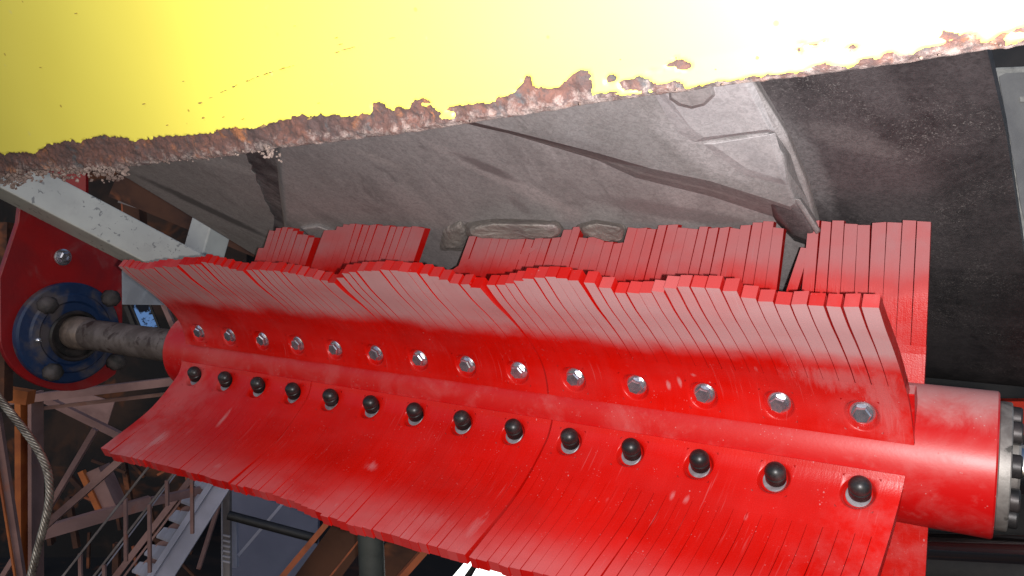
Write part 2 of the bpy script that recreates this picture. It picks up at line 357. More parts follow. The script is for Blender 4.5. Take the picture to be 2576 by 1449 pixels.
def strip(mapf, sa0, sa1, la, lb, th, nseg, mats, name, parent, offs=(0, 0, 0), gap=0, th0=None, sides=True, tipm=2, tip_skew=0):
    """one rectangular finger of the blade: front, back, both sides, tip; sa = start/end along the rotor"""
    mb = MB(); ds, dn, dg = offs
    def pt(side, l, d):
        k = (l-la)/(lb-la); k2 = k*k
        g = gap*(.3+.7*k)
        s = (sa0+g) if side == 0 else (sa1-g)
        return mapf(s+ds*k2, l+(tip_skew*(side-.5) if k > .999 else 0), d-dn*k2+dg*k)
    rows = [la+(lb-la)*i/nseg for i in range(nseg+1)]
    for mi, (q0, q1) in enumerate((((0, 0), (1, 0)), ((1, th), (0, th)), ((0, th), (0, 0)), ((1, 0), (1, th)))):
        v = []; uv = []
        for l in rows:
            for (sd, d) in (q0, q1):
                v.append(pt(sd, l, d)); uv.append((sa0 if sd == 0 else sa1, l))
        f = [(2*i, 2*i+1, 2*i+3, 2*i+2) for i in range(nseg)]
        mb.add(v, f, (0, 3, 1, 1)[mi], uv)
    c = [pt(0, lb, 0), pt(1, lb, 0), pt(1, lb, th), pt(0, lb, th)]
    mb.add(c, [(0, 1, 2, 3)], tipm, [(sa0, lb)]*4)
    return mb.build(name, mats, parent, smooth=True)

def blade_body(mapf, sA, sB, l1, bolts, lbolt, th, mats, parent, flip=False, rim=.0152, floor=.0118, depth=.0055):
    """the uncut root of a blade, with a round counterbore at each bolt"""
    mb = MB(); half = .0165
    la, lb = lbolt-half, lbolt+half
    la = max(la, .0)
    def grid(s0, s1, a, b, ns, nl):
        v = []; uv = []
        for i in range(nl+1):
            for j in range(ns+1):
                s = s0+(s1-s0)*j/ns; l = a+(b-a)*i/nl; v.append(mapf(s, l, 0)); uv.append((s, l))
        mb.add(v, [(i*(ns+1)+j, i*(ns+1)+j+1, (i+1)*(ns+1)+j+1, (i+1)*(ns+1)+j) for i in range(nl) for j in range(ns)], 0, uv)
    if la > .0005: grid(sA, sB, .0, la, 60, 4)
    grid(sA, sB, lb, l1, 80, 14)
    xs = [sA]
    for b in bolts: xs += [b-half, b+half]
    xs.append(sB)
    for i in range(0, len(xs), 2): grid(xs[i], xs[i+1], la, lb, 5, 10)
    for b in bolts:
        seg = 40; rings = []
        sq = []
        for k in range(seg):
            a = 2*math.pi*(k+.5)/seg; c, s_ = math.cos(a), math.sin(a); m = max(abs(c), abs(s_))
            sq.append((half*c/m, half*s_/m))
        def circ(r): return [(r*math.cos(2*math.pi*(k+.5)/seg), r*math.sin(2*math.pi*(k+.5)/seg)) for k in range(seg)]
        def clampl(y): return min(max(lbolt+y, la), lb)
        spec = [(sq, 0), (circ(rim+.0008), 0), (circ(rim+.0001), .0004), (circ(rim-.0008), .0014), (circ(floor+.0004), depth-.0006), (circ(floor), depth), (circ(.004), depth)]
        v = []; uv = []
        for pts, d in spec:
            for x, y in pts: v.append(mapf(b+x, clampl(y), d)); uv.append((b+x, clampl(y)))
        f = [(i*seg+k, i*seg+(k+1) % seg, (i+1)*seg+(k+1) % seg, (i+1)*seg+k) for i in range(len(spec)-1) for k in range(seg)]
        f.append(tuple((len(spec)-1)*seg+k for k in range(seg)))
        mb.add(v, f, 0, uv)
    # root edge, back, ends
    def ruled(p, q, m, uvp):
        v = []; uv = []
        for x, y, c in zip(p, q, uvp): v += [x, y]; uv += [c, c]
        mb.add(v, [(2*i, 2*i+1, 2*i+3, 2*i+2) for i in range(len(p)-1)], m, uv)
    ss = [sA+(sB-sA)*i/60 for i in range(61)]
    ruled([mapf(s, 0, 0) for s in ss], [mapf(s, 0, th*.55) for s in ss], 1, [(s, 0) for s in ss])
    ls = [l1*i/14 for i in range(15)]
    for s in (sA, sB): ruled([mapf(s, l, 0) for l in ls], [mapf(s, l, th*(.55+.45*min(1, l/.03))) for l in ls], 1, [(s, l) for l in ls])
    v = []; uv = []
    for l in ls:
        for s in (sA, sB): v.append(mapf(s, l, th*(.55+.45*min(1, l/.03)))); uv.append((s, l))
    mb.add(v, [(2*i, 2*i+1, 2*i+3, 2*i+2) for i in range(14)], 3, uv)
    return mb.build('blade', mats, parent, smooth=True)

# ================================================================== THE ROTOR
rotor = thing('rotary_belt_brush', 'long red rotary scraper brush with rows of slit flexible blades bolted to a red tube', 'rotary brush', P(-.57, 0, 0))
def tube(name, prof, mat, parent, seg=96, smooth=True, n=A, c=None, **k):
    v, f = lathe(prof, c if c is not None else P(0, 0, 0), n, seg, t=Wv)
    o = obj(name, v, f, mat, parent, smooth=smooth, **k)
    if smooth: o.data.set_sharp_from_angle(angle=rad(35))
    return o
tube('tube', [(.058, -1.17), (.0668, -1.17), (.0686, -1.1685)]+[(.0686, -1.1+i*.1) for i in range(12)]+[(.0686, .0165), (.0672, .018), (.058, .018)], M_redpaint, rotor)
TH = .0138
bolt_s = [-1.062+.075*i for i in range(14)]
bolt_k = [-1.068+.0755*i for i in range(14)]
UPm = [M_front_up, M_side, M_tip, M_back]; LOm = [M_front_lo, M_side, M_tip, M_back]; REm = [M_front_re, M_side, M_tip, M_back]
def arc_of(pr, w):
    return min((abs(pr.pos(l/1000)[1]-w), l/1000) for l in range(1, 120))[1]
l_silver = arc_of(UP, .043); l_black = arc_of(LO, -.030)
SLIT = .062
SEAM_UP = [-.4225]; SEAM_LO = [-.806, -.425]
def blade(mapf, name_label, mats, bolts, lb, S0, S1, TL_, seams, row):
    cuts = [S0]+seams+[S1]; pitch = (S1-S0)/N; done = 0
    edges = [S0+pitch*i for i in range(N+1)]
    # snap the seams to finger borders
    cuts = [min(edges, key=lambda e: abs(e-c)) for c in cuts]
    for ci in range(len(cuts)-1):
        a, b = cuts[ci], cuts[ci+1]; g = .0022 if ci else 0
        bb = [x for x in bolts if a-.001 < x < b]
        near = [x for x in bolts if abs(x-a) < .017 or abs(x-b) < .017]
        body = blade_body(mapf, a+(g if ci else 0), b, SLIT, [x for x in bb if a+.018 < x < b-.018], lb, TH, mats, rotor)
        body['label'] = name_label
        drift = 0
        for i in range(N):
            e0, e1 = edges[i], edges[i+1]
            calm = interp(e0, [-.5, -.15], [1, .4])
            if not (a-1e-6 <= e0 < b-1e-6): continue
            drift = drift*.72+R.gauss(0, 1)
            L = TL_[i]*1e-4
            if row == 'lo':
                if i > 57: L = max(L, .176)
                gap = .0003+.0003*R.random()**2; dn = .0006*drift*.5; ds = .0004*R.gauss(0, 1)
                if R.random() < .12: gap += .0006; dn += R.choice((-1, 1))*.0012
            else:
                gap = .0004+.0008*R.random()**2; dn = .0010*drift*calm; ds = .0003*R.gauss(0, 1)
                if R.random() < .25: gap += .0008
            if row == 'up':
                for sm, am, wd_ in ((-.4225, .0075, 5), (-.64, .005, 3), (-.80, .003, 4), (-.93, .004, 5), (-.30, .002, 3)):
                    q = (sm-e1)/pitch
                    if -.4 < q < wd_: dn += am*(1-max(q, 0)/wd_)
            elif row == 'lo':
                for sm, am, wd_ in ((-.806, .004, 4),):
                    q = (sm-e1)/pitch
                    if -.4 < q < wd_: dn += am*(1-max(q, 0)/wd_)
            strip(mapf, e0+(g if abs(e0-a) < 1e-6 else 0), e1, SLIT, L+R.gauss(0, .0005)*calm, TH*R.uniform(.95, 1.03), 9, mats, 'finger', body, (ds, dn, 0), gap, tip_skew=R.gauss(0, .0006))
blade(m_up, 'upper front blade with pink dust on its slit half and silver bolts along its root', UPm, bolt_s, l_silver, -1.100, -.046, TU, SEAM_UP, 'up')
blade(m_lo, 'lower front blade, cleaner red, with black capped bolts along its root', LOm, bolt_k, l_black, -1.110, -.052, TL, SEAM_LO, 'lo')

# rear blade standing up against the belt
S0, S1 = -1.1, -.045; pitch = (S1-S0)/N
mb = MB()
for j in range(40):
    pass
ls = [i*.008 for i in range(6)]
v = []; uv = []
for l in ls:
    for s in (S0, S1): v.append(m_re(s, l-.01)); uv.append((s, l))
mb.add(v, [(2*i, 2*i+1, 2*i+3, 2*i+2) for i in range(5)], 0, uv)
v = [m_re(s, l-.01, d) for l in (0, .04) for d in (0, TH) for s in (S0, S1)]
mb.add(v, [(2, 3, 7, 6), (1, 3, 7, 5), (0, 2, 6, 4), (0, 1, 3, 2)], 1, [(0, .05)]*8)
rear = mb.build('blade', REm, rotor, label='rear blade standing straight up against the belt, split into clumps of fingers')
TC[12] = 0; TC[13] = 138; TC[67], KC[67], TC[68], KC[68], TC[69], KC[69] = 124, .16, 0, 0, 152, 0
drift = 0
for i in range(N):
    if TC[i] == 0: continue
    ex = KC[i]; drift = drift*.6+R.gauss(0, 1)
    s = S0+pitch*i; L = TC[i]*1e-3
    prevgap = (i and TC[i-1] == 0) or (i and abs(TC[i]-TC[i-1]) > 8)
    gap = .0002+.0008*R.random()**2+(.0006 if R.random() < .3 else 0)
    mp = (lambda s_, l, d, ex=ex: m_re(s_, l, d, ex))
    strip(mp, s, s+pitch, .03, L+R.gauss(0, .0006), TH*.95, 10, REm, 'finger', rear, (R.gauss(0, .0003)+ex*.012, .001*drift, 0), gap, tip_skew=R.gauss(0, .0008))
# bits of the lowest blade, at the right
mb = MB(); v = []; uv = []
for l in [i*.012 for i in range(6)]:
    for s in (-.5, -.035): v.append(m_dn(s, l-.01)); uv.append((s, l))
mb.add(v, [(2*i, 2*i+1, 2*i+3, 2*i+2) for i in range(5)], 0, uv)
v = [m_dn(s, l, d) for l in (-.01, .05) for d in (0, TH) for s in (-.5, -.035)]
mb.add(v, [(2, 3, 7, 6), (1, 3, 7, 5), (0, 2, 6, 4), (0, 1, 3, 2)], 1, [(0, .05)]*8)
low = mb.build('blade', LOm, rotor, label='lowest blade hanging straight down, mostly hidden behind the lower front blade')
for i in range(34):
    s = -.035-.0137*(i+1)
    strip(m_dn, s, s+.0137, .05, .165, TH, 6, LOm, 'finger', low, (0, R.gauss(0, .0006), 0), .0003)
# mounting rails that carry the blades on the tube
def rail(mapf, s0, s1, pts, label=None):
    """pts: (u, w) polygon"""
    n = len(pts); v = [P(s0, *p) for p in pts]+[P(s1, *p) for p in pts]
    f = [(i, (i+1) % n, n+(i+1) % n, n+i) for i in range(n)]+[tuple(range(n))[::-1], tuple(range(n, 2*n))]
    o = obj('mounting_rail', v, f, M_redpaint, rotor); wn_mod(o, .0012)
rail(None, -1.095, -.047, [(.062, .02), (.066, .035), (.076, .055), (.086, .068), (.07, .075), (.045, .06), (.04, .04)])
rail(None, -1.10, -.062, [(.062, -.012), (.066, -.026), (.076, -.041), (.086, -.053), (.07, -.07), (.045, -.06), (.04, -.04)])
rail(None, -1.095, -.052, [(-.012, .055), (-.012, .112), (-.03, .112), (-.05, .04)])
rail(None, -1.095, -.046, [(-.012, -.05), (-.012, -.1), (-.03, -.1), (-.05, -.04)])

# bolts and caps share their meshes
def bolt_mesh():
    mb = MB()
    v, f = lathe([(.0112, 0), (.0112, .0011), (.0095, .0024)], (0, 0, 0), (0, 0, 1), 32); mb.add(v, f)
    v, f = lathe([(.0086, .0018), (.0086, .0072), (.0074, .0084)], (0, 0, 0), (0, 0, 1), 6); mb.add(v, f)
    return mb
bm = bolt_mesh()
def raw_mesh(name, v, f, mat, smooth=False, ang=30):
    me = bpy.data.meshes.new(name); me.from_pydata([tuple(x) for x in v], [], f); me.materials.append(mat)
    if smooth:
        me.polygons.foreach_set('use_smooth', [True]*len(me.polygons)); me.set_sharp_from_angle(angle=rad(ang))
    return me
me_bolt = raw_mesh('bolt', bm.v, bm.f, M_zinc)
v, f = lathe([(.0098, 0), (.0104, .001), (.0105, .010), (.0097, .0110), (.0097, .0122), (.0105, .0134)]+[(.0105*math.cos(a), .0138+.0098*math.sin(a)) for a in [rad(x) for x in (8, 20, 32, 44, 56, 67, 78, 86)]], (0, 0, 0), (0, 0, 1), 28)
me_cap = raw_mesh('cap', v, f, M_cap, True)
v, f = lathe([(.0112, 0), (.0112, .0012), (.0106, .0016), (.004, .0016)], (0, 0, 0), (0, 0, 1), 32); me_wash = raw_mesh('washer', v, f, M_washer, True)
for s in bolt_s:
    if abs(s-(-.436)) < .018: pass
    t = UP.tan(l_silver); n = U*t.y-Wv*t.x
    c = m_up(s, l_silver, .0054)
    M = mat4(c, n, A) @ Matrix.Rotation(R.uniform(0, 1.05), 4, 'Z')
    M = M @ Matrix.Rotation(R.gauss(0, .03), 4, 'X')
    inst('bolt', me_bolt, M, rotor)
for i, s in enumerate(bolt_k):
    t = LO.tan(l_black); n = -U*t.y+Wv*t.x; n = n if n.dot(U) > 0 else -n
    c = m_lo(s, l_black, .0054); k = i/13
    M = mat4(c, n, A); w = inst('washer', me_wash, M, rotor)
    nc = (n+Wv*.25+A*(.30-.22*k)-U*(.25-.2*k)).normalized()
    M = mat4(c+n*.001, nc, A) @ Matrix.Scale(.95, 4); M.translation = c+n*.001+Wv*.0018+A*.0012; inst('cap', me_cap, M, rotor)

# shaft, right end bush
tube('shaft', [(.030, -1.53), (.030, -1.17), (.0295, -1.165)], M_shaft, rotor)
tube('shaft_collar', [(.0335, -1.575), (.0335, -1.53), (.0325, -1.528), (.031, -1.512), (.030, -1.51)], M_shaft2, rotor)
fl_ = tube('end_flange', [(.02, .0182), (.0586, .0182), (.0596, .0192), (.0596, .0275), (.0586, .0285), (.036, .0285), (.036, .034), (.034, .036), (.024, .036)], M_flange, rotor)
tube('end_shaft', [(.0235, .03), (.0235, .26), (.022, .262)], M_chrome, rotor)
v, f = lathe([(.0098, 0), (.0105, .001), (.0105, .007), (.0092, .0085), (.006, .0085), (.006, .004)], (0, 0, 0), (0, 0, 1), 24); me_soc = raw_mesh('clamping_screw', v, f, M_blackmetal, True)
for k in range(9):
    a = 2*math.pi*(k+.3)/9
    inst('clamping_screw', me_soc, mat4(P(.028, .0455*math.cos(a), .0455*math.sin(a)), A, Wv), fl_)

# ================================================================== BEARING AND ITS PLATE
brg = thing('flange_bearing', 'round blue flanged bearing with black bolts holding the far end of the shaft', 'bearing', P(-1.6, 0, 0))
SB = -1.57; CB = on_s(180, 838, SB)
def tb(name, prof, mat, **k): return tube(name, prof, mat, brg, c=CB-A*0, n=A, **k)
tb('housing', [(.02, -.02), (.099, -.02), (.103, -.018), (.103, -.004), (.099, 0), (.082, .0015), (.078, .006), (.066, .008), (.062, .003), (.02, .003)], M_blue)
CH = on_s(190, 845, SB+.01)
tube('seal_ring', [(.044, -.004), (.05, -.004), (.052, .002), (.049, .006), (.045, .005), (.041, -.003), (.03, -.004)], M_blackmetal, brg, c=CH, n=A)
for i, (x, y) in enumerate(((117, 767), (276, 750), (130, 935), (289, 910))):
    c = on_s(x, y, SB+.004); prof = [(.017, -.006), (.0175, .004), (.017, .012), (.013, .019), (.006, .022)]
    vv, ff = lathe(prof, c, A, 20, dr=lambda i, k: .0012*math.sin(k*2.3+i)); o = obj('bolt', vv, ff, M_boltdirty, brg, smooth=True)
c = on_s(90, 855, SB+.004); vv, ff = lathe([(.004, 0), (.004, .006), (.006, .008), (.005, .014), (.002, .016)], c, A, 14); obj('grease_nipple', vv, ff, M_zinc, brg, smooth=True)

def slab(name, pts_px, plane, th, nrm, mat, parent=None, bev=0, **k):
    """plate cut to an outline lying on a plane; th away along nrm"""
    p = [plane(x, y) for x, y in pts_px]; n = len(p); q = [x+nrm*th for x in p]
    o = obj(name, p+q, [tuple(range(n)), tuple(range(n, 2*n))[::-1]]+[(i, n+i, n+(i+1) % n, (i+1) % n) for i in range(n)], mat, parent, **k)
    if bev: wn_mod(o, bev)
    return o
arcp = [(170+172*math.cos(rad(a)), 838+146*math.sin(rad(a))) for a in range(15, 166, 10)]
plate = thing('bearing_plate', 'dull red steel plate with a rounded bottom behind the blue bearing', 'plate', on_s(170, 960, -1.6))
slab('plate', [(60, 430), (300, 560), (307, 650), (309, 870)]+[(x, y) for x, y in arcp if x < 306]+[(0, 860), (-2, 700), (45, 560)], lambda x, y: on_s(x, y, -1.602), .014, -A, M_plate, plate, .002)
c = on_s(157, 647, -1.598)
vv, ff = lathe([(.017, 0), (.017, .003), (.014, .004)], c, A, 28); wsh = obj('washer', vv, ff, M_zinc, plate, smooth=False)
vv, ff = lathe([(.0115, .003), (.0115, .012), (.009, .0145), (.006, .0145), (.005, .010)], c, A, 6); obj('bolt_head', vv, ff, M_zinc, wsh)
up = slab('red_guard_plate', [(80, 380), (215, 380), (216, 500), (190, 520), (84, 450)], lambda x, y: at(x, y, 1.9), .012, V((0, 1, 0)), M_plate)
tag(up, 'small dull red plate seen between the rusty edge and the pale diagonal beam', 'plate')

# ================================================================== PALE BOX BEAMS, GREY PLATE
def beam(name, p, q, w, h, mat, label, cat='beam', up=(0, 0, 1), group=None, bev=.0, parts=None):
    v, f = box_pts(p, q, w, h, up); o = obj(name, v, f, mat)
    if bev: wn_mod(o, bev)
    return tag(o, label, cat, group)
beam('box_beam', at(-160, 352, 1.40), at(560, 727, 1.56), .07, .070, M_cream, 'pale grey chipped square tube running diagonally down behind the brush', bev=.003, up=(0, .32, 1))
beam('box_beam', at(498, 690, 1.60), at(560, 470, 1.62), .066, .055, M_cream, 'short upright pale grey tube standing on the diagonal tube beside the belt edge', up=(.62, 1, .1), bev=.003)
gp = slab('gusset_plate', [(303, 680), (305, 766), (470, 768), (470, 690)], lambda x, y: at(x, y, 1.82), .01, V((0, 1, 0)), M_greyplate)
tag(gp, 'blue grey steel plate between the red bearing plate and the far end of the brush', 'plate')

# ================================================================== THE BELT
B0 = BN*BC
def buv(p): return (p.dot(A), p.dot(Dv))
belt = thing('conveyor_belt', 'dusty black rubber conveyor belt with raised cleats above the red brush', 'conveyor belt', onb(1400, 400))
def bpt(s, q, h=0):  # q measured along Dv
    base = B0+A*(s-B0.dot(A))+Dv*(q-B0.dot(Dv)); return base-BN*h
q_of = lambda u: bpt(0, 0).dot(U)
# carcass: flat, then wrapping up and away round the far pulley
qa = onb(2485, 60).dot(Dv)-.10; qb = onb(2500, 940).dot(Dv)
rows = []; nflat = 40; Rp = .32
for i in range(nflat+1): rows.append((qa+(qb-qa)*i/nflat, 0.0))
for k in range(1, 15):
    a = rad(k*7); rows.append((qb+Rp*math.sin(a), -(Rp-Rp*math.cos(a))))
def sright(q): 
    return interp(q, [qa, onb(2485, 130).dot(Dv), onb(2530, 330).dot(Dv), onb(2576, 640).dot(Dv), qb], [onb(2485, 130).dot(A)-.03, onb(2485, 130).dot(A), onb(2530, 330).dot(A), onb(2576, 640).dot(A), onb(2576, 640).dot(A)+.05])
v = []; uv = []; fm = []; ns = 60
for q, h in rows:
    sr = sright(q)
    for j in range(ns+1):
        s = -1.235+(sr+1.235)*j/ns
        edge = 0
        v.append(bpt(s, q, h+edge)); uv.append((s, q))
f = [(i*(ns+1)+j, i*(ns+1)+j+1, (i+1)*(ns+1)+j+1, (i+1)*(ns+1)+j) for i in range(len(rows)-1) for j in range(ns)]
nv = len(v)
# thickness
v += [bpt(x[0] if False else 0, 0) for x in []]
v2 = [p+BN*.014 for p in v]; nf = len(f)
f2 = [tuple(reversed([i+nv for i in q])) for q in f]
rim = [(i*(ns+1)+ns, (i+1)*(ns+1)+ns) for i in range(len(rows)-1)]+[((i+1)*(ns+1), i*(ns+1)) for i in range(len(rows)-1)]
f3 = [(a, b, b+nv, a+nv) for a, b in rim]
o = obj('belt_sheet', v+v2, f+f2+f3, M_belt_black, belt, uv=uv+uv, smooth=True); o.data.set_sharp_from_angle(angle=rad(40))
def pad(name, top, base, h1, h0, mat, bev=.003, sub=0, rough_edge=0, label=None):
    """raised rubber piece: top outline at height h1, foot outline at h0 (sight points)"""
    n = len(top)
    tp = [onb(x, y, h1) for x, y in top]; bp = [onb(x, y, h0) for x, y in base]
    v = tp+bp; uv = [buv(p) for p in v]
    f = [tuple(range(n))]+[(i, n+i, n+(i+1) % n, (i+1) % n) for i in range(n)]
    o = obj(name, v, f, mat, belt, uv=uv, label=label); wn_mod(o, bev, 3)
    return o
def jag(p, q, n, amp):
    o = []
    for i in range(n):
        t = i/n; o.append((p[0]+(q[0]-p[0])*t+R.uniform(-amp, amp), p[1]+(q[1]-p[1])*t+R.uniform(-amp, amp)*.5))
    return o
def grow(top, k, cx=None, cy=None):
    cx = sum(p[0] for p in top)/len(top); cy = sum(p[1] for p in top)/len(top)
    return [(x+(k if x > cx else -k), y+(k if y > cy else -k)) for x, y in top]
left_top = [(200, 340), (560, 340)]+jag((618, 388), (690, 552), 16, 4)+[(690, 556), (676, 648), (640, 640), (300, 434)]
pad('belt_strip', left_top, grow(left_top, 2), .006, 0, M_belt_grey, .001, label='lighter strip at the left edge of the belt with a torn side')
cen_top = [(700, 330), (1300, 250), (1880, 180), (1975, 330), (2025, 450), (2060, 600), (2070, 760), (1000, 760), (800, 640), (722, 552), (712, 470)]
cen_bot = [(690, 330), (1300, 240), (1890, 170), (1985, 330), (2035, 450), (2075, 600), (2090, 780), (990, 790), (780, 668), (716, 580), (702, 474)]
pad('belt_panel', cen_top, cen_bot, .016, 0, M_belt_brown, .004, label='broad brown grey raised panel in the middle of the belt')
# high ridged plateau with a dark lower flank
pl_top = [(1130, 290), (1500, 200), (1850, 190), (1880, 250), (1930, 330), (1970, 388), (1980, 430), (1985, 470), (2002, 508), (1988, 520), (1928, 500), (1788, 456), (1638, 424), (1503, 385), (1288, 330), (1210, 312)]
pl_bot = [(1120, 296), (1500, 190), (1862, 180), (1890, 245), (1945, 325), (1988, 388), (2008, 450), (2030, 500), (2052, 560), (1990, 560), (1928, 540), (1788, 494), (1598, 447), (1500, 402), (1280, 336), (1200, 318)]
pad('belt_ridge', pl_top, pl_bot, .038, .016, M_belt_grey, .003, label='grey triangular ridge rising toward the panel edge')
tl_top = [(1935, 505), (1985, 488), (2012, 520), (2048, 585), (2036, 606), (1995, 590), (1960, 548)]
pad('belt_ridge', tl_top, [(1925, 512), (1990, 478), (2024, 510), (2064, 590), (2040, 620), (1998, 606), (1955, 562)], .034, .016, M_belt_black, .003, label='dark tail of the ridge dipping between the rear fingers')
pad('belt_ridge', [(1996, 500), (2012, 500), (2062, 580), (2054, 590)], [(1992, 498), (2018, 494), (2072, 582), (2054, 600)], .037, .016, M_belt_grey, .002, label='thin pale rib along the right of the dark ridge tail')
# low steps pressed in the plateau
pad('belt_step', [(1660, 215), (1870, 200), (1895, 250), (1935, 325), (1850, 336), (1770, 345), (1735, 318)], [(1630, 210), (1885, 190), (1912, 245), (1950, 332), (1850, 342), (1745, 358), (1700, 330)], .042, .038, M_belt_pale, .001, label='pale dusted facet at the top of the ridge')
pad('belt_step', [(1790, 362), (1935, 338), (1958, 420), (1970, 452), (1880, 425)], [(1765, 362), (1950, 334), (1974, 420), (1980, 466), (1870, 440)], .0405, .038, M_belt_pale, .001, label='pale dusted lower facet of the ridge')
pad('belt_step', [(1685, 222), (1785, 210), (1792, 238), (1768, 260), (1740, 267), (1712, 260), (1690, 246)], [(1680, 218), (1792, 205), (1800, 240), (1772, 266), (1740, 274), (1706, 266), (1684, 250)], .0455, .042, M_belt_brown, .001, label='dark half round scar under the panel edge')
pad('belt_step', [(760, 575), (800, 570), (1010, 650), (980, 700), (830, 640)], [(752, 570), (800, 562), (1020, 650), (980, 715), (820, 645)], .024, .016, M_belt_brown, .004)
# lugs above the rear fingers
def lug(top, base, h, label):
    o = pad('belt_lug', top, base, h, .016, M_lug, .006, label=label)
    m = o.modifiers.new('s', 'SUBSURF'); m.subdivision_type = 'SIMPLE'; m.levels = m.render_levels = 4
    tx = bpy.data.textures.new('lug_noise', 'CLOUDS'); tx.noise_scale = .012
    d = o.modifiers.new('d', 'DISPLACE'); d.texture = tx; d.strength = .003; d.texture_coords = 'GLOBAL'
    return o
lug([(1190, 574), (1240, 563), (1330, 565), (1398, 566), (1408, 584), (1390, 597), (1300, 601), (1215, 598), (1180, 588)], [(1170, 560), (1240, 550), (1330, 552), (1405, 556), (1424, 580), (1405, 604), (1300, 612), (1205, 606), (1165, 590)], .046, 'long grey caked lug above the middle rear fingers')
lug([(1462, 572), (1500, 562), (1562, 572), (1566, 606), (1530, 606), (1478, 592)], [(1444, 566), (1500, 552), (1576, 565), (1572, 616), (1520, 614), (1462, 598)], .044, 'shorter grey caked lug with a sloping top')
lug([(1128, 578), (1160, 564), (1170, 585), (1160, 620), (1120, 624)], [(1114, 575), (1160, 552), (1180, 580), (1168, 632), (1104, 630)], .026, 'small broken lug with a pale crumb on top')

# ================================================================== YELLOW PANEL WITH A RUSTED EDGE
tau = rad(30)
Pv = (Wv*math.cos(tau)+U*math.sin(tau)).normalized()     # up the panel, leaning over the camera
PN = A.cross(Pv).normalized()
if PN.dot(U) < 0: PN = -PN
PC = PN.dot(on_pl(1288, 300, U, -.312))
def onp(x, y, d=0): return on_pl(x, y, PN, PC+d)
edge_px = [(-120, 470), (0, 447), (20, 455), (60, 432), (140, 432), (300, 428), (308, 424), (400, 412), (560, 398), (640, 386), (700, 376), (850, 360), (1000, 341), (1200, 311), (1500, 263), (1800, 223), (2100, 186), (2300, 159), (2576, 118), (2700, 96)]
paint_px = [(-120, 392), (0, 384), (90, 382), (110, 372), (125, 362), (180, 352), (195, 356), (260, 338), (340, 352), (420, 341), (520, 336), (560, 320), (640, 322), (700, 305), (740, 290), (850, 290), (930, 286), (938, 262), (955, 254), (975, 272), (1030, 268), (1045, 245), (1080, 250), (1100, 280), (1160, 262), (1240, 252), (1290, 232), (1320, 200), (1345, 215), (1400, 218), (1450, 190), (1478, 200), (1490, 235), (1530, 232), (1560, 205), (1610, 190), (1660, 212), (1700, 200), (1730, 222), (1790, 205), (1850, 200), (1900, 190), (2000, 178), (2050, 160), (2130, 165), (2230, 128), (2280, 134), (2330, 120), (2400, 96), (2430, 75), (2480, 100), (2576, 60), (2700, 40)]
def sp_(x, y): p = onp(x, y); return p.dot(A), p.dot(Pv)
E = sorted(sp_(*p) for p in edge_px); Q = sorted(sp_(*p) for p in paint_px)
Es, Ep = zip(*E); Qs, Qp = zip(*Q)
blobs = [(1462, 205, 24, 20), (1712, 160, 18, 12), (2390, 88, 18, 8), (2060, 106, 14, 5), (1655, 175, 12, 5), (2040, 112, 24, 8), (2150, 118, 8, 4), (2010, 124, 8, 5), (1480, 222, 12, 18), (1330, 205, 8, 8), (1540, 196, 8, 9)]
BL = []
for x, y, rx, ry in blobs:
    c = sp_(x, y); rx *= 1.35; ry *= 1.5; ex_ = sp_(x+rx, y); ey = sp_(x, y+ry)
    BL.append((c[0], c[1], abs(ex_[0]-c[0])+1e-4, abs(ey[1]-c[1])+1e-4))
yel = []
for x, y, rx, ry in [(1130, 290, 12, 5), (1075, 262, 8, 4), (1520, 222, 30, 8), (1545, 210, 16, 5), (1590, 232, 24, 4), (2560, 95, 20, 6)]:
    c = sp_(x, y); ex_ = sp_(x+rx, y); ey = sp_(x, y+ry); yel.append((c[0], c[1], abs(ex_[0]-c[0]), abs(ey[1]-c[1])))
panel = thing('yellow_panel', 'large yellow painted steel panel overhead with a rusted flaking lower edge', 'panel', onp(1288, 200))
def fbm(x, y, z, o=4):
    return noise.fractal(V((x, y, z)), .8, 2.0, o)
s_lo, s_hi = Es[0]+.004, Es[-1]-.001
NS = 620; offs = [0]; stp = .0008
while offs[-1] < .5:
    offs.append(offs[-1]+stp)
    if offs[-1] > .06: stp *= 1.22
v = []; uv = []; mask = []
for off in offs:
    for j in range(NS+1):
        k = j/NS; s = s_lo+(s_hi-s_lo)*k
        e0 = interp(s, Es, Ep)
        far = 1-k
        e = e0+(.0028*fbm(s*110, 3.1, 0)+.0012*fbm(s*420, 1.1, 0))*(.06+1.3*far**3)
        p = e+off if off < .03 else e0+off+(e-e0)*max(0, 1-(off-.03)/.03)
        qd = p-interp(s, Qs, Qp)                          # >0: still painted
        for (cs, cp, rs, rp) in BL:
            rr = math.hypot((s-cs)/rs, (p-cp)/rp); qd = min(qd, (rr-1)*min(rs, rp))
        for (cs, cp, rs, rp) in yel:
            rr = math.hypot((s-cs)/rs, (p-cp)/rp); qd = max(qd, (1-rr)*min(rs, rp)*.8)
        qd += .0016*fbm(s*210, p*210, 5)+.0012*abs(fbm(s*90, p*60, 9))
        rust = max(0, min(1, .5-qd/.0012))
        h = rust*(.0005*math.floor(3.2*fbm(s*60, p*100, 2))+.0003*math.floor(2.5*fbm(s*200, p*300, 7))-.0002)+(0 if rust > .5 else .0009)
        crust = max(0, 1-off/.014)
        h += crust*(.004*far*far*abs(fbm(s*160, p*160, 11))+.0006)
        # slow dents in the sheet
        h += .0006*fbm(s*6, p*6, 1, 2)
        # rolled lip
        back = max(0, .003-off)
        pt = A*s+Pv*p+PN*(PC+h-back*.9)
        v.append(pt); uv.append((s, p)); mask.append(rust)
f = [(i*(NS+1)+j, i*(NS+1)+j+1, (i+1)*(NS+1)+j+1, (i+1)*(NS+1)+j) for i in range(len(offs)-1) for j in range(NS)]
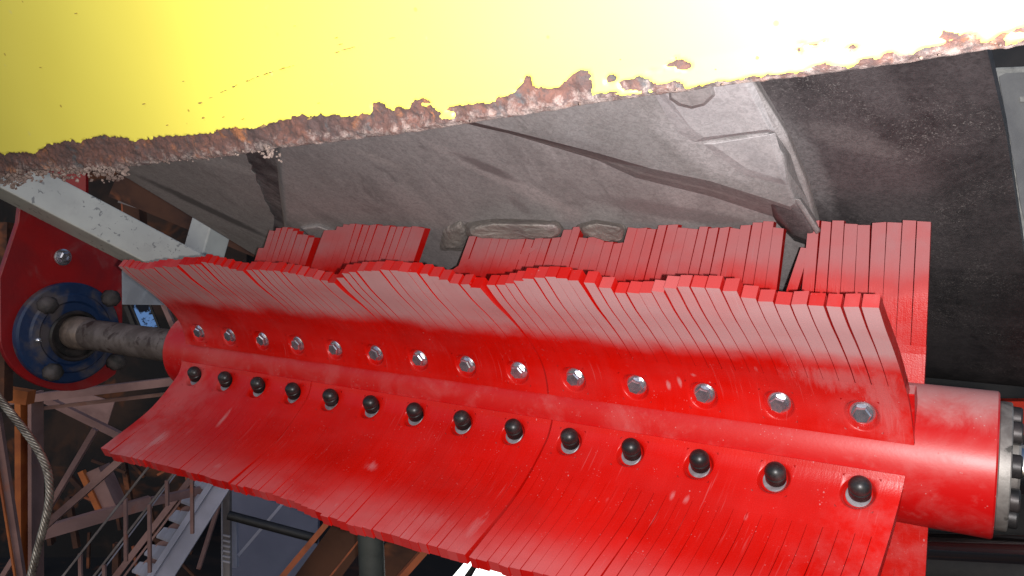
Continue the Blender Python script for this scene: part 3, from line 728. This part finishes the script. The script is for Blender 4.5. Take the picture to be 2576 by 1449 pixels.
# underside lip and back sheet
nb = len(v)
for j in range(NS+1):
    v.append(v[j]-PN*.009+Pv*.001*fbm(j*.3, 0, 0)); uv.append(uv[j]); mask.append(1)
for j in range(0, NS+1):
    p = v[(len(offs)-1)*(NS+1)+j]-PN*.012; v.append(p); uv.append(uv[j]); mask.append(1)
f += [(j+1, j, nb+j, nb+j+1) for j in range(NS)]+[(nb+j+1, nb+j, nb+NS+1+j, nb+NS+2+j) for j in range(NS)]
def panel_mat():
    m = Mat('yellow_paint_over_rust', (.8, .66, .04), .45)
    at_ = m.N('Attribute', attribute_name='rust'); co = m.coord('World')
    k = m.math('ADD', at_.outputs['Fac'], m.math('MULTIPLY', m.math('SUBTRACT', m.noise(co, 260, 4, .7, out=False), .5), .7))
    k = m.ramp(k, .47, .53)
    y = m.mix(m.noise(co, 3, 3, lo=.3, hi=.7), (.74, .64, .085), (.82, .72, .11))
    # small dull dust blots and pin chips in the paint
    dots = m.math('MULTIPLY', m.noise(co, 95, 2, .5, lo=.74, hi=.8), .25); y = m.mix(dots, y, (.6, .55, .35))
    v1 = m.N('TexVoronoi'); v1.inputs['Scale'].default_value = 62; v1.inputs['Randomness'].default_value = 1; m.L(co, v1.inputs['Vector'])
    pin = m.math('MULTIPLY', m.ramp(v1.outputs['Distance'], .085, .05), m.noise(co, 17, 2, lo=.5, hi=.58)); y = m.mix(m.math('MULTIPLY', pin, .8), y, (.35, .22, .03))
    r = m.mix(m.noise(co, 34, 5, .65, .5, lo=.38, hi=.62), (.115, .045, .032), (.06, .03, .027))
    r = m.mix(m.noise(co, 60, 4, .6, .6, lo=.56, hi=.68), r, (.05, .05, .054))
    r = m.mix(m.noise(co, 48, 4, .6, .6, lo=.58, hi=.7), r, (.24, .085, .03))
    # pale salts and mud towards the lip
    ed = m.N('Attribute', attribute_name='lip')
    l = m.math('ADD', ed.outputs['Fac'], m.math('MULTIPLY', m.math('SUBTRACT', m.noise(co, 150, 6, .75, .5, out=False), .5), 2.2))
    r = m.mix(m.math('MULTIPLY', m.ramp(l, .66, 1.15), .7), r, (.29, .23, .21))
    r = m.mix(m.math('MULTIPLY', m.noise(co, 280, 5, .75, lo=.48, hi=.62), .7), r, (.045, .03, .03))
    m.col(m.mix(k, y, r)); m.rou(m.ramp(k, 0, 1, .5, .9)); m.b.inputs['Specular IOR Level'].default_value = .8
    hb = m.math('MULTIPLY', m.noise(co, 500, 5, .7, out=False), k); b = m.bump(hb, .7, .0014)
    m.bump(m.noise(co, 60, 2, out=False), .03, .001, b)
    return m.m
o = obj('painted_sheet', v, f, panel_mat(), panel, uv=uv, smooth=True)
at1 = o.data.attributes.new('rust', 'FLOAT', 'POINT'); at1.data.foreach_set('value', mask)
lip = []
for off in offs: lip += [max(0, 1-off/.022)]*(NS+1)
lip += [1]*(len(v)-len(lip)); at2 = o.data.attributes.new('lip', 'FLOAT', 'POINT'); at2.data.foreach_set('value', lip)
# crumbs of rust and mud hanging along the far part of the lip
mb = MB()
def crumb(c, r):
    n = 5; rings = []; v = []
    t, b, nn = frame(V((R.uniform(-1, 1), R.uniform(-1, 1), R.uniform(-1, 1)+.01)))
    v = [c+nn*r*R.uniform(.5, 1.3)]+[c+(t*math.cos(2*math.pi*k/n)+b*math.sin(2*math.pi*k/n))*r*R.uniform(.6, 1.3)+nn*r*R.uniform(-.2, .2) for k in range(n)]+[c-nn*r*R.uniform(.5, 1.3)]
    mb.add(v, [(0, 1+k, 1+(k+1) % n) for k in range(n)]+[(n+1, 1+(k+1) % n, 1+k) for k in range(n)])
def crumbs(x0, x1, y, n, depth, r0, r1):
    for i in range(n):
        x = R.uniform(x0, x1); s, _ = sp_(x, y); p = interp(s, Es, Ep)-R.random()**1.6*depth+.003
        crumb(A*s+Pv*p+PN*(PC+R.uniform(-.007, .004)), R.uniform(r0, r1))
crumbs(-60, 305, 430, 330, .010, .0008, .0022); crumbs(225, 300, 430, 60, .012, .0007, .0020); crumbs(0, 60, 440, 50, .012, .0008, .0024)
crumbs(664, 688, 380, 26, .012, .0006, .0016); crumbs(300, 700, 380, 50, .003, .0005, .0012); crumbs(900, 1500, 300, 16, .001, .0004, .0008)
crumbs(1500, 2570, 180, 40, .001, .0003, .0007)
mud = simple('crusted_mud', (.2, .15, .13), (.09, .06, .05), 70, .9, bump=.6, bscale=300)
mb.build('rust_crumbs', mud, panel, kind='stuff', label='crust of mud and rust flakes hanging from the lower edge')
# chips and the long scratch in the paint
mb = MB()
def chip(x, y, rx, ry, ang=0):
    n = 7; pts = []
    for k in range(n):
        a = 2*math.pi*k/n; q = R.uniform(.55, 1.15); dx, dy = rx*q*math.cos(a), ry*q*math.sin(a)
        pts.append(onp(x+dx*math.cos(ang)-dy*math.sin(ang), y+dx*math.sin(ang)+dy*math.cos(ang), .0016))
    top = pts; c = sum(top, V((0, 0, 0)))/n
    mb.add([c]+top+[p-PN*.003 for p in top], [(0, 1+k, 1+(k+1) % n) for k in range(n)]+[(1+k, 8+k, 8+(k+1) % n, 1+(k+1) % n) for k in range(n)])
for i in range(34):
    t = R.random(); t = t**.9; x = 512+(742-512)*t; y = 254+(164-254)*t-8*math.sin(t*3.1); chip(x, y+R.gauss(0, .8), R.uniform(1, 4.5), R.uniform(.5, 1.5), -.38)
for x, y, a, b in ((503, 259, 5, 2.2), (845, 96, 4, 2), (870, 124, 18, 1.6), (848, 132, 5, 2), (885, 120, 8, 2), (855, 112, 8, 1.2), (190, 34, 3, 1.5), (100, 170, 2, 1), (740, 66, 2, 1), (985, 96, 8, .8), (1905, 146, 6, 5), (1800, 175, 3, 2), (1560, 150, 2, 1.5), (660, 318, 6, 3), (610, 300, 3, 1.5), (510, 297, 3, 2), (360, 262, 4, 1.6), (420, 315, 3, 1.5), (560, 295, 2, 1.5), (775, 300, 4, 2), (800, 260, 2, 1), (460, 205, 2, 1)): chip(x, y, a, b, -.2)
mb.build('paint_chips', simple('ochre_chip_edge', (.34, .22, .03), (.2, .13, .06), 200, .8, bump=0), panel, kind='stuff', label='small chips and a long scratch broken through the yellow paint')

# ================================================================== RIGHT: BRACKET, DARK PLATES
br = thing('grey_bracket', 'grey enamelled box with peeling paint beside the right edge of the belt', 'bracket', at(2560, 400, .62))
slab('box_body', [(2497, 168), (2700, 160), (2900, 1000), (2650, 1000), (2576, 640), (2545, 455), (2512, 250)], lambda x, y: at(x, y, .80), .03, V((.9, 1, 0)), M_primer, br, .003)
en = [(2514, 192), (2530, 184), (2700, 176), (2850, 960), (2650, 960), (2600, 640)]+jag((2572, 520), (2534, 320), 10, 3)+jag((2530, 310), (2516, 205), 6, 2)
slab('enamel_coat', en, lambda x, y: at(x, y, .7985), .001, V((0, 1, 0)), M_bracket, br)
slab('cover_strip', [(2566, 243), (2700, 240), (2700, 256), (2567, 256)], lambda x, y: at(x, y, .7972), .001, V((0, 1, 0)), M_primer, br)
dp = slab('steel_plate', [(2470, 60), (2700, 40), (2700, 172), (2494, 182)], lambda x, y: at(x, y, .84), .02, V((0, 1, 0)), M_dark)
tag(dp, 'dark steel plate above the grey box at the top right', 'plate')
rp = slab('red_machine_cover', [(2510, 1010), (2760, 1010), (2760, 1130), (2500, 1080)], lambda x, y: at(x, y, 1.05), .03, V((0, 1, 0)), simple('orange_red_paint', (.6, .03, .01), (.4, .02, .01), 10, .4))
tag(rp, 'orange red machine cover showing behind the right end of the shaft', 'cover')
def cyl(name, p, q, r, mat, label, cat, seg=40, group=None):
    p, q = V(p), V(q); v, f = lathe([(r*.96, 0), (r, r*.04), (r, (q-p).length-r*.04), (r*.96, (q-p).length)], p, (q-p), seg)
    o = obj(name, v, f, mat, smooth=True); o.data.set_sharp_from_angle(angle=rad(40)); return tag(o, label, cat, group)
cyl('hydraulic_rod', at(2300, 1372, .95), at(2800, 1392, .80), .016, M_chrome, 'shiny steel rod in the dark under the right end of the tube', 'rod')
cyl('dark_roller', at(2330, 1420, 1.15), at(2900, 1480, .95), .05, M_dark, 'dark roller below the shiny rod at the bottom right', 'roller')
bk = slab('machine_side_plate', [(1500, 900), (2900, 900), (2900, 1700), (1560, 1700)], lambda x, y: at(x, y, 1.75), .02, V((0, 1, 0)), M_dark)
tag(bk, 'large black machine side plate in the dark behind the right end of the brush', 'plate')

# ================================================================== WIRE ROPE
rope = thing('wire_rope', 'twisted steel wire rope hanging in a curve at the lower left corner', 'rope', at(128, 1239, .95))
pp = [(-60, 930), (0, 1005), (50, 1068), (91, 1124), (118, 1181), (125, 1239), (115, 1306), (98, 1370), (78, 1449), (60, 1520)]
pts = [at(x, y, .95) for x, y in pp]
cc = [2*pts[0]-pts[1]]+pts+[2*pts[-1]-pts[-2]]; path = []
for i in range(1, len(cc)-2):
    p0, p1, p2, p3 = cc[i-1:i+3]
    for k in range(16):
        t = k/16; path.append(.5*((2*p1)+(-p0+p2)*t+(2*p0-5*p1+4*p2-p3)*t*t+(-p0+3*p1-3*p2+p3)*t**3))
def sweep(path, r, seg=6, off=None):
    v = []; f = []; L = 0
    for i, p in enumerate(path):
        d = (path[min(i+1, len(path)-1)]-path[max(i-1, 0)]).normalized(); x = d.cross(V((0, 1, 0))).normalized(); y = x.cross(d)
        if i: L += (p-path[i-1]).length
        c = p+(x*math.cos(off[0]+L*off[1])+y*math.sin(off[0]+L*off[1]))*off[2] if off else p
        for k in range(seg):
            a = 2*math.pi*k/seg; v.append(c+x*r*math.cos(a)+y*r*math.sin(a))
    f = [(i*seg+k, i*seg+(k+1) % seg, (i+1)*seg+(k+1) % seg, (i+1)*seg+k) for i in range(len(path)-1) for k in range(seg)]
    return v, f
for k in range(6):
    v, f = sweep(path, .0021, 8, (k*math.pi/3, 190, .0030)); obj('strand', v, f, M_rope, rope, smooth=True)

# ================================================================== BEHIND: STEEL FRAME, STAIRS, WALL, FLOOR
M_mauve = simple('dusty_mauve_steel', (.40, .225, .20), (.25, .135, .12), 4, .7, c3=(.4, .13, .07), s3=5, lo3=.58, hi3=.75, bump=0)
M_orange = simple('orange_steel', (.6, .17, .04), (.36, .09, .03), 5, .7, bump=0)
M_lav = simple('pale_blue_grey_steel', (.56, .54, .66), (.42, .41, .5), 3, .6, bump=0)
M_tread = simple('pale_stair_tread', (.56, .52, .57), (.44, .40, .44), 6, .6, bump=0)
M_brown = simple('rusty_brown_steel', (.11, .042, .022), (.05, .02, .014), 5, .8, bump=0, c3=(.26, .08, .03), s3=4, lo3=.56, hi3=.66)
M_rustor = simple('rust_orange_flange', (.5, .13, .05), (.26, .08, .04), 8, .8, bump=0)
M_steelpost = simple('grey_brown_post', (.34, .29, .28), (.2, .16, .15), 6, .6, bump=0)
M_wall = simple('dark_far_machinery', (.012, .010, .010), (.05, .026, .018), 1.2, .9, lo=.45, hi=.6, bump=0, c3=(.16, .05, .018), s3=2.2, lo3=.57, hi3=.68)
M_pipe = simple('black_pipe', (.035, .04, .038), (.07, .075, .07), 10, .5, bump=.2)
def bar(name, x0, y0, x1, y1, Y, wpx, mat, label, cat='beam', Y1=None, dpx=None, group=None, parent=None):
    Y1 = Y1 or Y; p, q = at(x0, y0, Y), at(x1, y1, Y1); w = wpx/F*(Y+Y1)/2; d = (dpx or wpx)/F*(Y+Y1)/2
    v, f = box_pts(p, q, w, d, (0, 1, 0))
    # box_pts: first size lies across, second along +Y
    o = obj(name, v, f, mat, parent)
    return tag(o, label, cat, group) if label else o
col = thing('steel_column', 'upright steel column at the lower left with one orange flange', 'column', at(75, 1449, 3.0))
bar('flange', 60, 985, 62, 1500, 3.0, 15, M_orange, None, parent=col, dpx=50); bar('web', 76, 985, 78, 1500, 3.02, 18, M_dark, None, parent=col, dpx=8); bar('flange', 90, 985, 91, 1500, 3.0, 9, M_mauve, None, parent=col, dpx=50)
bar('diagonal_brace', -8, 1040, 62, 1500, 2.8, 17, M_mauve, 'mauve diagonal brace crossing the orange flanged column at the left edge', 'brace', dpx=12)
bar('diagonal_brace', -16, 1110, 46, 1500, 2.78, 5, M_orange, 'thin orange bar along the diagonal brace at the left edge', 'brace')
bar('cross_beam', 90, 1345, 378, 1262, 3.3, 30, M_mauve, 'mauve cross beam running up to the right behind the stair rail', Y1=3.6)
bar('cross_beam', 378, 1262, 720, 1186, 3.6, 18, M_mauve, 'thinner far length of the mauve cross beam under the blade tips', Y1=4.2)
bar('diagonal_brace', 240, 1080, 96, 1324, 3.2, 13, M_mauve, 'mauve diagonal brace rising from the column toward the blade tips', 'brace')
bar('diagonal_brace', 312, 1150, 104, 1332, 3.15, 17, M_mauve, 'wider mauve diagonal brace just below the other', 'brace')
bar('diagonal_brace', 44, 1390, 4, 1455, 3.1, 12, M_mauve, 'short mauve brace at the bottom left corner', 'brace')
bar('diagonal_brace', 90, 992, 330, 1110, 3.4, 17, M_mauve, 'mauve brace sloping down to the right under the blue bearing', 'brace')
bar('cross_beam', 20, 1008, 470, 955, 3.0, 20, M_mauve, 'mauve beam passing close below the blue bearing', dpx=40)
bar('cross_beam', 100, 1028, 470, 985, 3.05, 9, M_mauve, 'thin dusty beam just below the mauve beam under the bearing')
bar('orange_beam', -20, 985, 78, 1000, 2.7, 34, M_orange, 'orange beam end at the left edge beside the red plate')
bar('orange_post', 12, 560, 4, 1010, 2.6, 34, M_brown, 'brown orange post at the left edge behind the red plate', 'post')
bar('orange_beam', 205, 1185, 262, 1306, 3.5, 14, M_orange, 'short orange bracket hanging behind the diagonal braces', 'bracket')
bar('mauve_box_column', 238, 1180, 290, 1296, 3.55, 52, M_mauve, 'broad mauve box column section beside the orange bracket', 'column')
sp1 = bar('hanging_sheet', 150, 1000, 280, 1040, 4.2, 60, M_mauve, 'dusty mauve sheet in the dark under the bearing', 'sheet', dpx=4)
# stairs
st = thing('staircase', 'steel staircase with pale treads and a broad blue grey stringer at the lower left', 'staircase', at(340, 1449, 3.8))
bar('stringer', 570, 1200, 368, 1520, 3.6, 46, M_lav, None, parent=st, dpx=10)
bar('stringer_lip', 541, 1200, 345, 1500, 3.58, 14, M_lav, None, parent=st, dpx=6)
bar('stringer', 492, 1190, 268, 1480, 4.1, 15, M_mauve, None, parent=st, dpx=10)
bar('stringer_lip', 508, 1190, 290, 1480, 4.1, 5, M_mauve, None, parent=st, dpx=6)
for k in range(8):
    t = k/7; cx = 538+(330-538)*t; cy = 1214+(1520-1214)*t; z = 1+.15*t
    p = [at(cx-52*z, cy+2, 3.95), at(cx-34*z, cy-18*z, 3.95), at(cx+6*z, cy-12*z, 3.64), at(cx-14*z, cy+16*z, 3.64)]
    q = [x-V((0, 0, .012)) for x in p]
    o = obj('tread', p+q, [(0, 1, 2, 3), (7, 6, 5, 4), (0, 4, 5, 1), (1, 5, 6, 2), (2, 6, 7, 3), (3, 7, 4, 0)], M_tread, st)
    pr = [(22*z*math.cos(a)/1.0, 20*z*math.sin(a)) for a in [rad(180+x*18) for x in range(11)]]
    cxx, cyy = cx-34*z, cy+34*z
    pts2 = [at(cxx+x, cyy+y, 3.85) for x, y in pr]; n = len(pts2)
    obj('tread_bracket', pts2+[x+V((0, .01, 0)) for x in pts2], [tuple(range(n)), tuple(range(n, 2*n))[::-1]]+[(i, n+i, n+(i+1) % n, (i+1) % n) for i in range(n)], M_mauve, st)
hr = thing('stair_handrail', 'thin steel handrails with posts along the near side of the staircase', 'handrail', at(230, 1449, 3.4))
bar('rail', 385, 1160, 150, 1460, 3.3, 5, M_steelpost, None, parent=hr); bar('rail', 450, 1175, 228, 1460, 3.4, 5, M_steelpost, None, parent=hr); bar('rail', 458, 1172, 240, 1460, 3.42, 3, M_lav, None, parent=hr)
for x, y0, y1 in ((316, 1254, 1412), (202, 1392, 1470), (262, 1420, 1470), (376, 1268, 1440), (420, 1208, 1272), (483, 1200, 1342)):
    bar('post', x, y0, x+1, y1, 3.4, 8, M_mauve, None, parent=hr)
sp_post = thing('grey_post', 'grey brown upright post with a short ladder of pale rungs behind the blade tips', 'post', at(570, 1449, 3.9))
bar('post', 570, 1190, 571, 1500, 3.9, 20, M_steelpost, None, parent=sp_post, dpx=16); bar('post_edge', 558, 1230, 559, 1500, 3.86, 3, M_tread, None, parent=sp_post)
for k in range(6): bar('rung', 561, 1346+k*13, 579, 1350+k*13, 3.82, 4, M_tread, None, parent=sp_post)
bar('pale_post', 590, 1300, 591, 1426, 4.0, 15, M_lav, 'short pale post beside the grey brown post', 'post')
bar('pale_rod', 715, 1262, 600, 1397, 4.0, 7, M_lav, 'thin pale diagonal rod over the slate blue floor', 'rod')
cyl('round_beam', at(575, 1296, 3.7), at(800, 1356, 3.7), .022, M_dark, 'dark round bar crossing above the slate blue floor', 'bar')
bar('brown_beam', 560, 1240, 500, 1430, 4.2, 10, M_mauve, 'thin brown brace leaning behind the grey brown post', 'brace')
bg_ = thing('rusty_box_girder', 'wide dark girder with rust orange edges rising under the lower blade', 'girder', at(760, 1449, 2.0))
bar('web', 925, 1280, 720, 1560, 2.05, 96, M_brown, None, parent=bg_, dpx=10); bar('flange', 868, 1262, 660, 1510, 2.0, 14, M_rustor, None, parent=bg_, dpx=40); bar('flange', 935, 1320, 790, 1500, 2.0, 4, M_rustor, None, parent=bg_, dpx=10)
bg2 = thing('rusty_box_girder', 'second dark girder with a rust orange edge right of the black pipe', 'girder', at(1000, 1449, 2.0))
bar('web', 1060, 1330, 900, 1520, 2.1, 90, M_brown, None, parent=bg2, dpx=10); bar('flange', 1098, 1352, 975, 1490, 2.0, 16, M_rustor, None, parent=bg2, dpx=40)
cyl('black_pipe', at(930, 1280, 1.45), at(942, 1600, 1.45), .0245, M_pipe, 'black upright pipe below the lower blade between two rusty girders', 'pipe')
bar('brown_machine_beam', 300, 470, 660, 620, 2.6, 60, M_brown, 'dark rusty beam in the gap between the pale tubes and the belt')
bar('brown_machine_beam', 330, 380, 350, 700, 3.0, 40, M_brown, 'upright dark rusty beam behind the pale diagonal tube')
bar('grey_machine_bar', 300, 505, 430, 545, 2.9, 10, M_steelpost, 'grey bar glinting in the dark gap above the diagonal tube', 'bar')
bar('grey_machine_bar', 340, 560, 410, 590, 2.8, 7, M_lav, 'pale bluish bar in the dark gap above the diagonal tube', 'bar')
bar('mauve_brace', 575, 560, 665, 650, 2.4, 9, M_mauve, 'thin mauve brace under the left edge of the belt', 'brace')
bar('dark_brace', 410, 760, 470, 900, 2.3, 12, M_mauve, 'thin reddish brace behind the far end of the shaft', 'brace')
bar('dark_brace', 318, 770, 350, 850, 2.3, 10, M_dark, 'thin dark brace right beside the bright blue gap', 'brace')

R2 = random.Random(3)
lt = thing('rusty_lattice', 'dark rusty lattice of brown and orange bars far behind the column and the stairs', 'lattice', at(250, 1300, 4.8))
for i in range(26):
    x = R2.uniform(-20, 500); y = R2.uniform(1030, 1400); a = R2.choice((.35, -.5, 1.4, 1.6, .8)); L_ = R2.uniform(50, 150)
    bar('bar', x, y, x+L_*math.cos(a), y+L_*math.sin(a), R2.uniform(4.5, 5.0), (w_ := R2.uniform(4, 15)), M_rustor if w_ < 6 else M_brown, None, parent=lt)
lt = thing('rusty_grating', 'brown rusty ribs in the dark gap under the left edge of the belt', 'frame', at(400, 540, 4.6))
for i in range(10):
    x = R2.uniform(220, 620); y = R2.uniform(440, 620); a = R2.choice((.3, 1.5, -.4)); L_ = R2.uniform(50, 120)
    bar('rib', x, y, x+L_*math.cos(a), y+L_*math.sin(a), R2.uniform(4.3, 5.0), R2.uniform(8, 26), R2.choice((M_brown, M_rustor, M_brown)), None, parent=lt)
# sky gap, lit opening, floor, wall
def emis(name, c, s):
    m = Mat(name, (0, 0, 0), 1); m.b.inputs['Emission Color'].default_value = (*c, 1); m.b.inputs['Emission Strength'].default_value = s; return m
m = emis('sky_glow', (.35, .6, 1), 1); co = m.coord('World'); k = m.noise(co, 9, 5, .7, 1.5, lo=.44, hi=.52)
m.L(m.mix(k, (.004, .005, .009), (.09, .18, .38)), m.b.inputs['Emission Color'])
skygap = thing('daylight_gap', 'small blue lit opening with dark twigs between the bearing and the brush end', 'daylight_gap', at(355, 800, 3.2))  # glowing sheet stands in for sky seen through a gap
slab('pane', [(333, 766), (372, 766), (396, 822), (350, 826)], lambda x, y: at(x, y, 3.2), .02, V((0, 1, 0)), m.m, skygap)
bar('frame', 328, 764, 356, 830, 3.18, 4, M_dark, None, parent=skygap); bar('frame', 376, 764, 402, 828, 3.18, 5, M_dark, None, parent=skygap)  # dark bars bounding the glowing sheet
wl = emis('bright_daylight', (1, .99, .96), 3).m
w2 = thing('glowing_gap', 'overexposed white daylight opening under the lower blade', 'daylight_gap', at(1260, 1449, 2.6))  # white glowing sheets stand in for outdoor brightness showing through a gap
slab('pane', [(1215, 1405), (1225, 1400), (1480, 1420), (1480, 1520), (1150, 1520)], lambda x, y: at(x, y, 2.6), .02, V((0, 1, 0)), wl, w2)
slab('pane', [(1185, 1400), (1205, 1400), (1135, 1500), (1100, 1500)], lambda x, y: at(x, y, 2.6), .02, V((0, 1, 0)), wl, w2)
bar('frame', 1212, 1395, 1130, 1510, 2.58, 9, M_dark, None, parent=w2)  # dark bar between the two glowing sheets
M_floor = simple('slate_blue_floor', (.17, .17, .235), (.23, .23, .31), 1.2, .75, lo=.3, hi=.7, bump=0)
fz = at(0, 1449, 4.6).z-.0
o = obj('floor', [(-12, -2, fz-.1), (12, -2, fz-.1), (12, 14, fz-.1), (-12, 14, fz-.1)], [(0, 1, 2, 3)], M_wall); o['kind'] = 'structure'
v, f = box_pts((-14, 7.5, 0), (14, 7.5, 0), .2, 14, (0, 0, 1))
o = obj('back_wall', v, f, M_wall); o['kind'] = 'structure'
# dark equipment block standing between the stairs and the wall, with a slate deck beside it
eq = slab('machine_housing', [(-100, 430), (620, 430), (620, 1000), (560, 1190), (200, 1500), (-100, 1500)], lambda x, y: at(x, y, 5.2), .3, V((0, 1, 0)), M_wall)
tag(eq, 'dark rusty machine housing filling the background at the left', 'machine')
dk = slab('slate_deck', [(572, 1225), (800, 1300), (790, 1560), (560, 1560)], lambda x, y: at(x, y, 4.6), .05, V((0, 1, 0)), M_floor)
tag(dk, 'slate blue sheet floor seen between the grey post and the rusty girder', 'deck')
